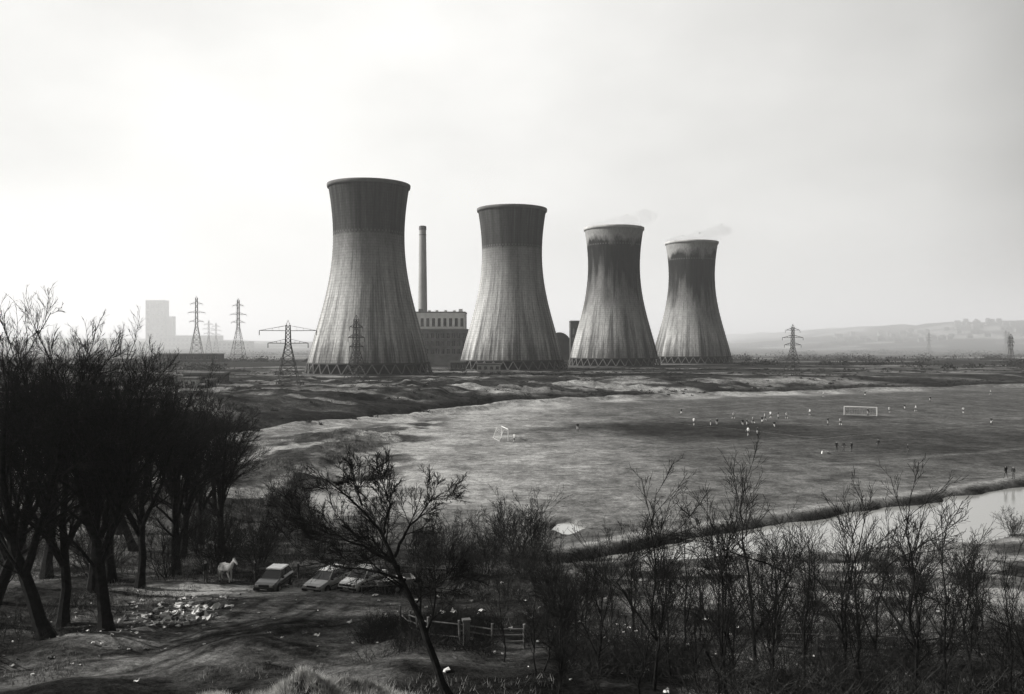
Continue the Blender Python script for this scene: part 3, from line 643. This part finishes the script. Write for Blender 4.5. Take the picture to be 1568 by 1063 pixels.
def human(name,pose,mats):
    J={'pelvis':((0,0,.95),(.15,.11)),'spine':((0,0,1.15),(.13,.10)),'chest':((0,0,1.36),(.17,.12)),'neck':((0,.0,1.5),.055),'head':((0,-.015,1.6),(.078,.095)),'crown':((0,.0,1.69),(.07,.085)),'nose':((0,-.11,1.6),.014)}
    E=[('pelvis','spine'),('spine','chest'),('chest','neck'),('neck','head'),('head','crown'),('head','nose')]
    P={'stand':dict(el=[(.25,.02,1.16),(-.25,.02,1.16)],wr=[(.26,-.05,.92),(-.26,-.05,.92)],kn=[(.1,-.02,.5),(-.11,0,.5)],an=[(.11,.02,.09),(-.13,.03,.09)]),
       'run':dict(el=[(.27,.2,1.22),(-.27,-.15,1.2)],wr=[(.24,.05,1.02),(-.2,-.36,1.32)],kn=[(.1,-.32,.62),(-.1,.05,.5)],an=[(.1,-.22,.22),(-.1,.42,.28)]),
       'walk':dict(el=[(.25,.12,1.17),(-.25,-.1,1.17)],wr=[(.25,.08,.93),(-.24,-.26,.98)],kn=[(.1,-.16,.52),(-.1,.06,.5)],an=[(.1,-.22,.09),(-.11,.3,.14)])}[pose]
    for i,s in enumerate((1,-1)):
        t=str(i); e=P['el'][i]; w=P['wr'][i]; k=P['kn'][i]; a=P['an'][i]; dv=np.array(w)-np.array(e); dv=dv/np.linalg.norm(dv); pm_=np.array(w)+dv*.08
        J['sh'+t]=((s*.18,0,1.43),.062); J['el'+t]=(e,.045); J['wr'+t]=(w,.028); J['pa'+t]=(tuple(pm_),.034)
        E+=[('chest','sh'+t),('sh'+t,'el'+t),('el'+t,'wr'+t),('wr'+t,'pa'+t)]
        sd=np.cross(dv,[1,0,0]); sd=sd/np.linalg.norm(sd)
        for f in range(4):
            o=(f-1.5)*.02; b1=pm_+sd*o+dv*.045; b2=b1+dv*(.05-.006*abs(f-1.3))+np.array([-s*.012,0,0]); J['f%d%s'%(f,t)]=(tuple(b1),.009); J['g%d%s'%(f,t)]=(tuple(b2),.008); E+=[('pa'+t,'f%d%s'%(f,t)),('f%d%s'%(f,t),'g%d%s'%(f,t))]
        th=pm_+sd*.05; J['th'+t]=(tuple(th),.010); E.append(('pa'+t,'th'+t))
        J['hip'+t]=((s*.09,0,.88),.095); J['kn'+t]=(k,.062); J['an'+t]=(a,.042); J['toe'+t]=((a[0]+s*.02,a[1]-.17,max(.035,a[2]-.05)),.038)
        E+=[('pelvis','hip'+t),('hip'+t,'kn'+t),('kn'+t,'an'+t),('an'+t,'toe'+t)]
    def lab(a,b_):
        if a=='head' or b_=='head': return 0
        if a[:2] in('el','wr','pa') or b_[0] in 'fg' and b_[:2]!='fo' : return 0 if not name.startswith('coat') or a[:2]!='el' else 1
        if a[:3]=='hip' or b_[:3]=='hip': return 2
        if a[:2]=='kn': return 3
        if a[:2]=='an': return 4
        return 1
    return skin(name,J,E,mats,lab)
sk=smat('skin',.35,.1,10,.7); hair=smat('hair',.03,.2,10,.8); cw=smat('cloth_white',.7,.05,5,.9); cd=smat('cloth_dark',.02,.2,5,.9); cg=smat('cloth_grey',.08,.2,5,.9); boot=smat('boots',.02,.1,5,.6)
kitA=[sk,cw,cg,cw,boot,hair]; kitB=[sk,cd,cw,cd,boot,hair]; kitC=[sk,cd,cg,cg,boot,hair]
PM={}
for kn,kit in (('white',kitA),('dark',kitB)):
    for ps in ('run','walk','stand'): PM[kn,ps]=human('player_'+kn+'_'+ps,ps,kit)
for ps in ('stand','walk'): PM['coat',ps]=human('coat_'+ps,ps,kitC)
pl=[(47.6,248),(45,218),(47.9,212.6),(59,235),(55.6,212.6),(51.7,193),(53.7,193),(60.5,221),(62.7,221),(70.1,239),(71.6,237),(73.2,235),(61.8,207.7),(83.7,247.7),(78,217.7),(80.5,216),(135,337),(119,337),(100,247.7),(109,254.7),(118.9,267),(120,262),(147,310),(130.4,254.7),(118.4,217.7),(190,350),(15,201.5),(.5,178),(57,214),(66,230),(50,215)]
for k,(x,y) in enumerate(pl):
    place('football_player',PM['white' if k%2 else 'dark',('run','walk','stand','run')[k%4]],(x,y,gz(x,y)),k*2.3,1.22)
for k,(x,y) in enumerate([(60.6,164.6),(62,164.8),(63.3,164.3),(70.1,168.7),(72.1,160.7),(73.4,131),(74.3,130.6)]): place('spectator',PM['coat',('stand','walk')[k%2]],(x,y,gz(x,y)),k*1.9,1.12)
for k,(x,y,r_) in enumerate([(-22.6,65,1.0),(-19.4,66.5,-1.2)]): place('standing_man',PM['coat','stand'],(x,y,gz(x,y)),r_,1.0)
g=Geo(); g.box((0,0,.25),(1.0,.5,.5),0,0,.8); g.box((.7,.3,.2),(.6,.4,.4),.5,0,.7); g.beam((-.3,0,.5),(.3,0,.62),.04,1); g.obj('kit_bag',[cw,cd],(57.4,162,gz(57.4,162)))
J={'body':((-.2,0,1.15),(.27,.30)),'rump':((-.62,0,1.22),(.24,.25)),'chest':((.32,0,1.17),(.24,.29)),'nb':((.58,0,1.38),(.15,.21)),'nm':((.78,0,1.66),(.10,.15)),'crown':((.93,0,1.88),(.08,.1)),'cheek':((1.05,0,1.78),(.07,.1)),'muz':((1.3,0,1.56),.06),
 'tl':((-.88,0,1.2),.045),'tm':((-.97,0,.9),.07),'te':((-.96,0,.55),.04)}
E=[('body','rump'),('body','chest'),('chest','nb'),('nb','nm'),('nm','crown'),('crown','cheek'),('cheek','muz'),('rump','tl'),('tl','tm'),('tm','te')]
for i,s in enumerate((1,-1)):
    t=str(i); f=i*.12
    J['ear'+t]=((.9,s*.07,2.02),.022); E.append(('crown','ear'+t))
    for n,p,rr in (('hp',(-.6,s*.14,1.0),.15),('sf',(-.46,s*.17,.82),.11),('hk',(-.76+f,s*.15,.5),.055),('hf',(-.71+f,s*.15,.16),.042),('hh',(-.66+f,s*.15,.04),.055),('sd',(.38,s*.13,1.0),.12),('eb',(.36,s*.15,.8),.08),('kn',(.42+f,s*.14,.46),.05),('ff',(.40+f,s*.14,.15),.038),('fh',(.45+f,s*.14,.04),.05)): J[n+t]=(p,rr)
    E+=[('rump','hp'+t),('hp'+t,'sf'+t),('sf'+t,'hk'+t),('hk'+t,'hf'+t),('hf'+t,'hh'+t),('chest','sd'+t),('sd'+t,'eb'+t),('eb'+t,'kn'+t),('kn'+t,'ff'+t),('ff'+t,'fh'+t)]
hw_=smat('horse_coat',.7,.1,2,.8); hm=smat('horse_mane',.3,.2,4,.9)
me=skin('horse_mesh',J,E,[hw_,hm,boot],lambda a,b_:1 if a[0]=='t' or b_[0]=='t' else 2 if b_[:2] in('hh','fh') else 0,2)
place('white_horse',me,(-21.4,66,gz(-21.4,66)),math.radians(-35))

# ------------------------------------------------------------------ goals and markings
def goal(x,y,rot,W=7.32):
    g=Geo(); h=2.44; z=gz(x,y)-0.02
    g.beam((-W/2,0,0),(-W/2,0,h),.085,0,8); g.beam((W/2,0,0),(W/2,0,h),.085,0,8); g.beam((-W/2-.07,0,h),(W/2+.07,0,h),.085,0,8)
    for s in (-1,1): g.beam((s*W/2,0,h),(s*W/2,1.0,h-.1),.035); g.beam((s*W/2,1.0,h-.1),(s*W/2,1.9,0),.035)
    g.beam((-W/2,1.9,.04),(W/2,1.9,.04),.03)
    for k in range(1,20):
        xx=-W/2+W*k/20; g.beam((xx,1.0,h-.1),(xx,1.9,0),.006,0); g.beam((xx,0,h),(xx,1,h-.1),.006,0)
    for k in range(1,7): g.beam((-W/2,1+.15*k,h-.1-k*.33),(W/2,1+.15*k,h-.1-k*.33),.006,0)
    return g.obj('football_goal',[white],(x,y,z),rot)
ax=math.atan2(61,99.5)
goal(-1.5,186,ax+math.pi/2-.35); goal(98,248,-math.radians(28),8.6)
chalk=smat('pitch_chalk',.34,.4,.6,.95)
g=Geo()
def mark(p,q,w=.12):
    p=np.array(p,float);q=np.array(q,float);n=max(2,int(np.linalg.norm(q-p)/1.0)); t=np.linspace(0,1,n)[:,None]; c=p+(q-p)*t; dv=(q-p)/np.linalg.norm(q-p); nn=np.array([-dv[1],dv[0]])*w/2
    L=c+nn; Rr=c-nn; zl=H(L[:,0],L[:,1])+.03; zr=H(Rr[:,0],Rr[:,1])+.03
    V=np.empty((2*n,3)); V[0::2]=np.column_stack([L,zl]); V[1::2]=np.column_stack([Rr,zr]); g.add(V,[(2*i,2*i+1,2*i+3,2*i+2) for i in range(n-1)])
o=np.array([-1.5,186.]); u=np.array([math.cos(ax),math.sin(ax)]); v=np.array([-math.sin(ax),math.cos(ax)])
def pp(a,b_): return o+u*a+v*b_
Lp=116
mark(pp(0,-34),pp(0,34)); mark(pp(Lp,-34),pp(Lp,34)); mark(pp(0,-34),pp(Lp,-34)); mark(pp(0,34),pp(Lp,34)); mark(pp(Lp/2,-34),pp(Lp/2,34))
for s0,s1 in ((0,16.5),(Lp,Lp-16.5)): mark(pp(s0,-20),pp(s1,-20)); mark(pp(s1,-20),pp(s1,20)); mark(pp(s1,20),pp(s0,20))
g.obj('pitch_markings',[chalk])

# ------------------------------------------------------------------ haze volumes, sky, sun, camera
def haze(name,y0,y1,top,DEN,em):
    vm=bpy.data.materials.new(name); vm.use_nodes=True; nt=vm.node_tree; nt.nodes.remove(nt.nodes['Principled BSDF'])
    vs=nd(nt,'ShaderNodeVolumeScatter',{'Color':(1,1,.98,1),'Density':DEN,'Anisotropy':.55})
    ve=nd(nt,'ShaderNodeEmission',{'Color':(1,.995,.975,1),'Strength':DEN*em})   # even glow added to brighten the haze, standing in for multiply-scattered daylight
    nt.links.new(nd(nt,'ShaderNodeAddShader',{0:vs.outputs[0],1:ve.outputs[0]}).outputs[0],nt.nodes['Material Output'].inputs['Volume'])
    g=Geo(); g.box((0,(y0+y1)/2,top/2-20),(12000,y1-y0,top+40),0,0); g.obj(name,[vm])
haze('atmospheric_haze',-600,840,200,.00011,.27)
haze('distant_mist',840.5,8400,200,.00058,.38)

el=math.radians(32); az=math.atan2(-1,0.06)
S_=Vector((math.sin(az)*math.cos(el),math.cos(az)*math.cos(el),math.sin(el)))
ld=bpy.data.lights.new('sun','SUN'); ld.energy=5.0; ld.angle=math.radians(1.0); ld.color=(1,.98,.95)
lo=bpy.data.objects.new('sun',ld); sc.collection.objects.link(lo); lo.rotation_euler=(-S_).to_track_quat('-Z','Y').to_euler()
w=bpy.data.worlds.new('World'); sc.world=w; w.use_nodes=True; nt=w.node_tree; bg=nt.nodes['Background']
sky=nd(nt,'ShaderNodeTexSky',sky_type='NISHITA',sun_disc=False,sun_elevation=el,sun_rotation=az,dust_density=6.0,air_density=1.5)
bw=nd(nt,'ShaderNodeRGBToBW',{0:sky.outputs[0]}).outputs[0]
dirv=nd(nt,'ShaderNodeTexCoord').outputs['Generated']
ssd=nd(nt,'ShaderNodeVectorMath',{0:dirv,1:(-.86,.5,.1)},operation='DOT_PRODUCT').outputs['Value']
veil=math_(nt,'ADD',math_(nt,'ADD',remap(nt,ssd,-.35,.1,.4,6.1),remap(nt,ssd,0,.5,0,3.4)),remap(nt,ssd,.9,1,0,5))
mp=nd(nt,'ShaderNodeMapping',{'Vector':dirv,'Scale':(1.6,1.6,3.2)}).outputs[0]
cl=remap(nt,noise(nt,mp,1.3,6,.5),.3,.7,.82,1.10)
zen=remap(nt,nd(nt,'ShaderNodeSeparateXYZ',{0:dirv}).outputs[2],.42,.95,1,.3)
veil=math_(nt,'MULTIPLY',math_(nt,'MULTIPLY',veil,cl),zen)
val=math_(nt,'ADD',math_(nt,'MULTIPLY',bw,.08),veil)
col=nd(nt,'ShaderNodeCombineColor',{0:val,1:math_(nt,'MULTIPLY',val,.995),2:math_(nt,'MULTIPLY',val,.97)}).outputs[0]
nt.links.new(col,bg.inputs[0]); bg.inputs[1].default_value=.1
cd_=bpy.data.cameras.new('camera'); cam=bpy.data.objects.new('camera',cd_); sc.collection.objects.link(cam)
cd_.sensor_width=36; cd_.lens=36*1350/1568; cd_.clip_end=20000; cd_.clip_start=.1
cam.location=(0,0,20); cam.rotation_euler=(math.radians(90-.15),0,0); sc.camera=cam
sc.view_settings.view_transform='Standard'; sc.view_settings.look='None'; sc.view_settings.exposure=0
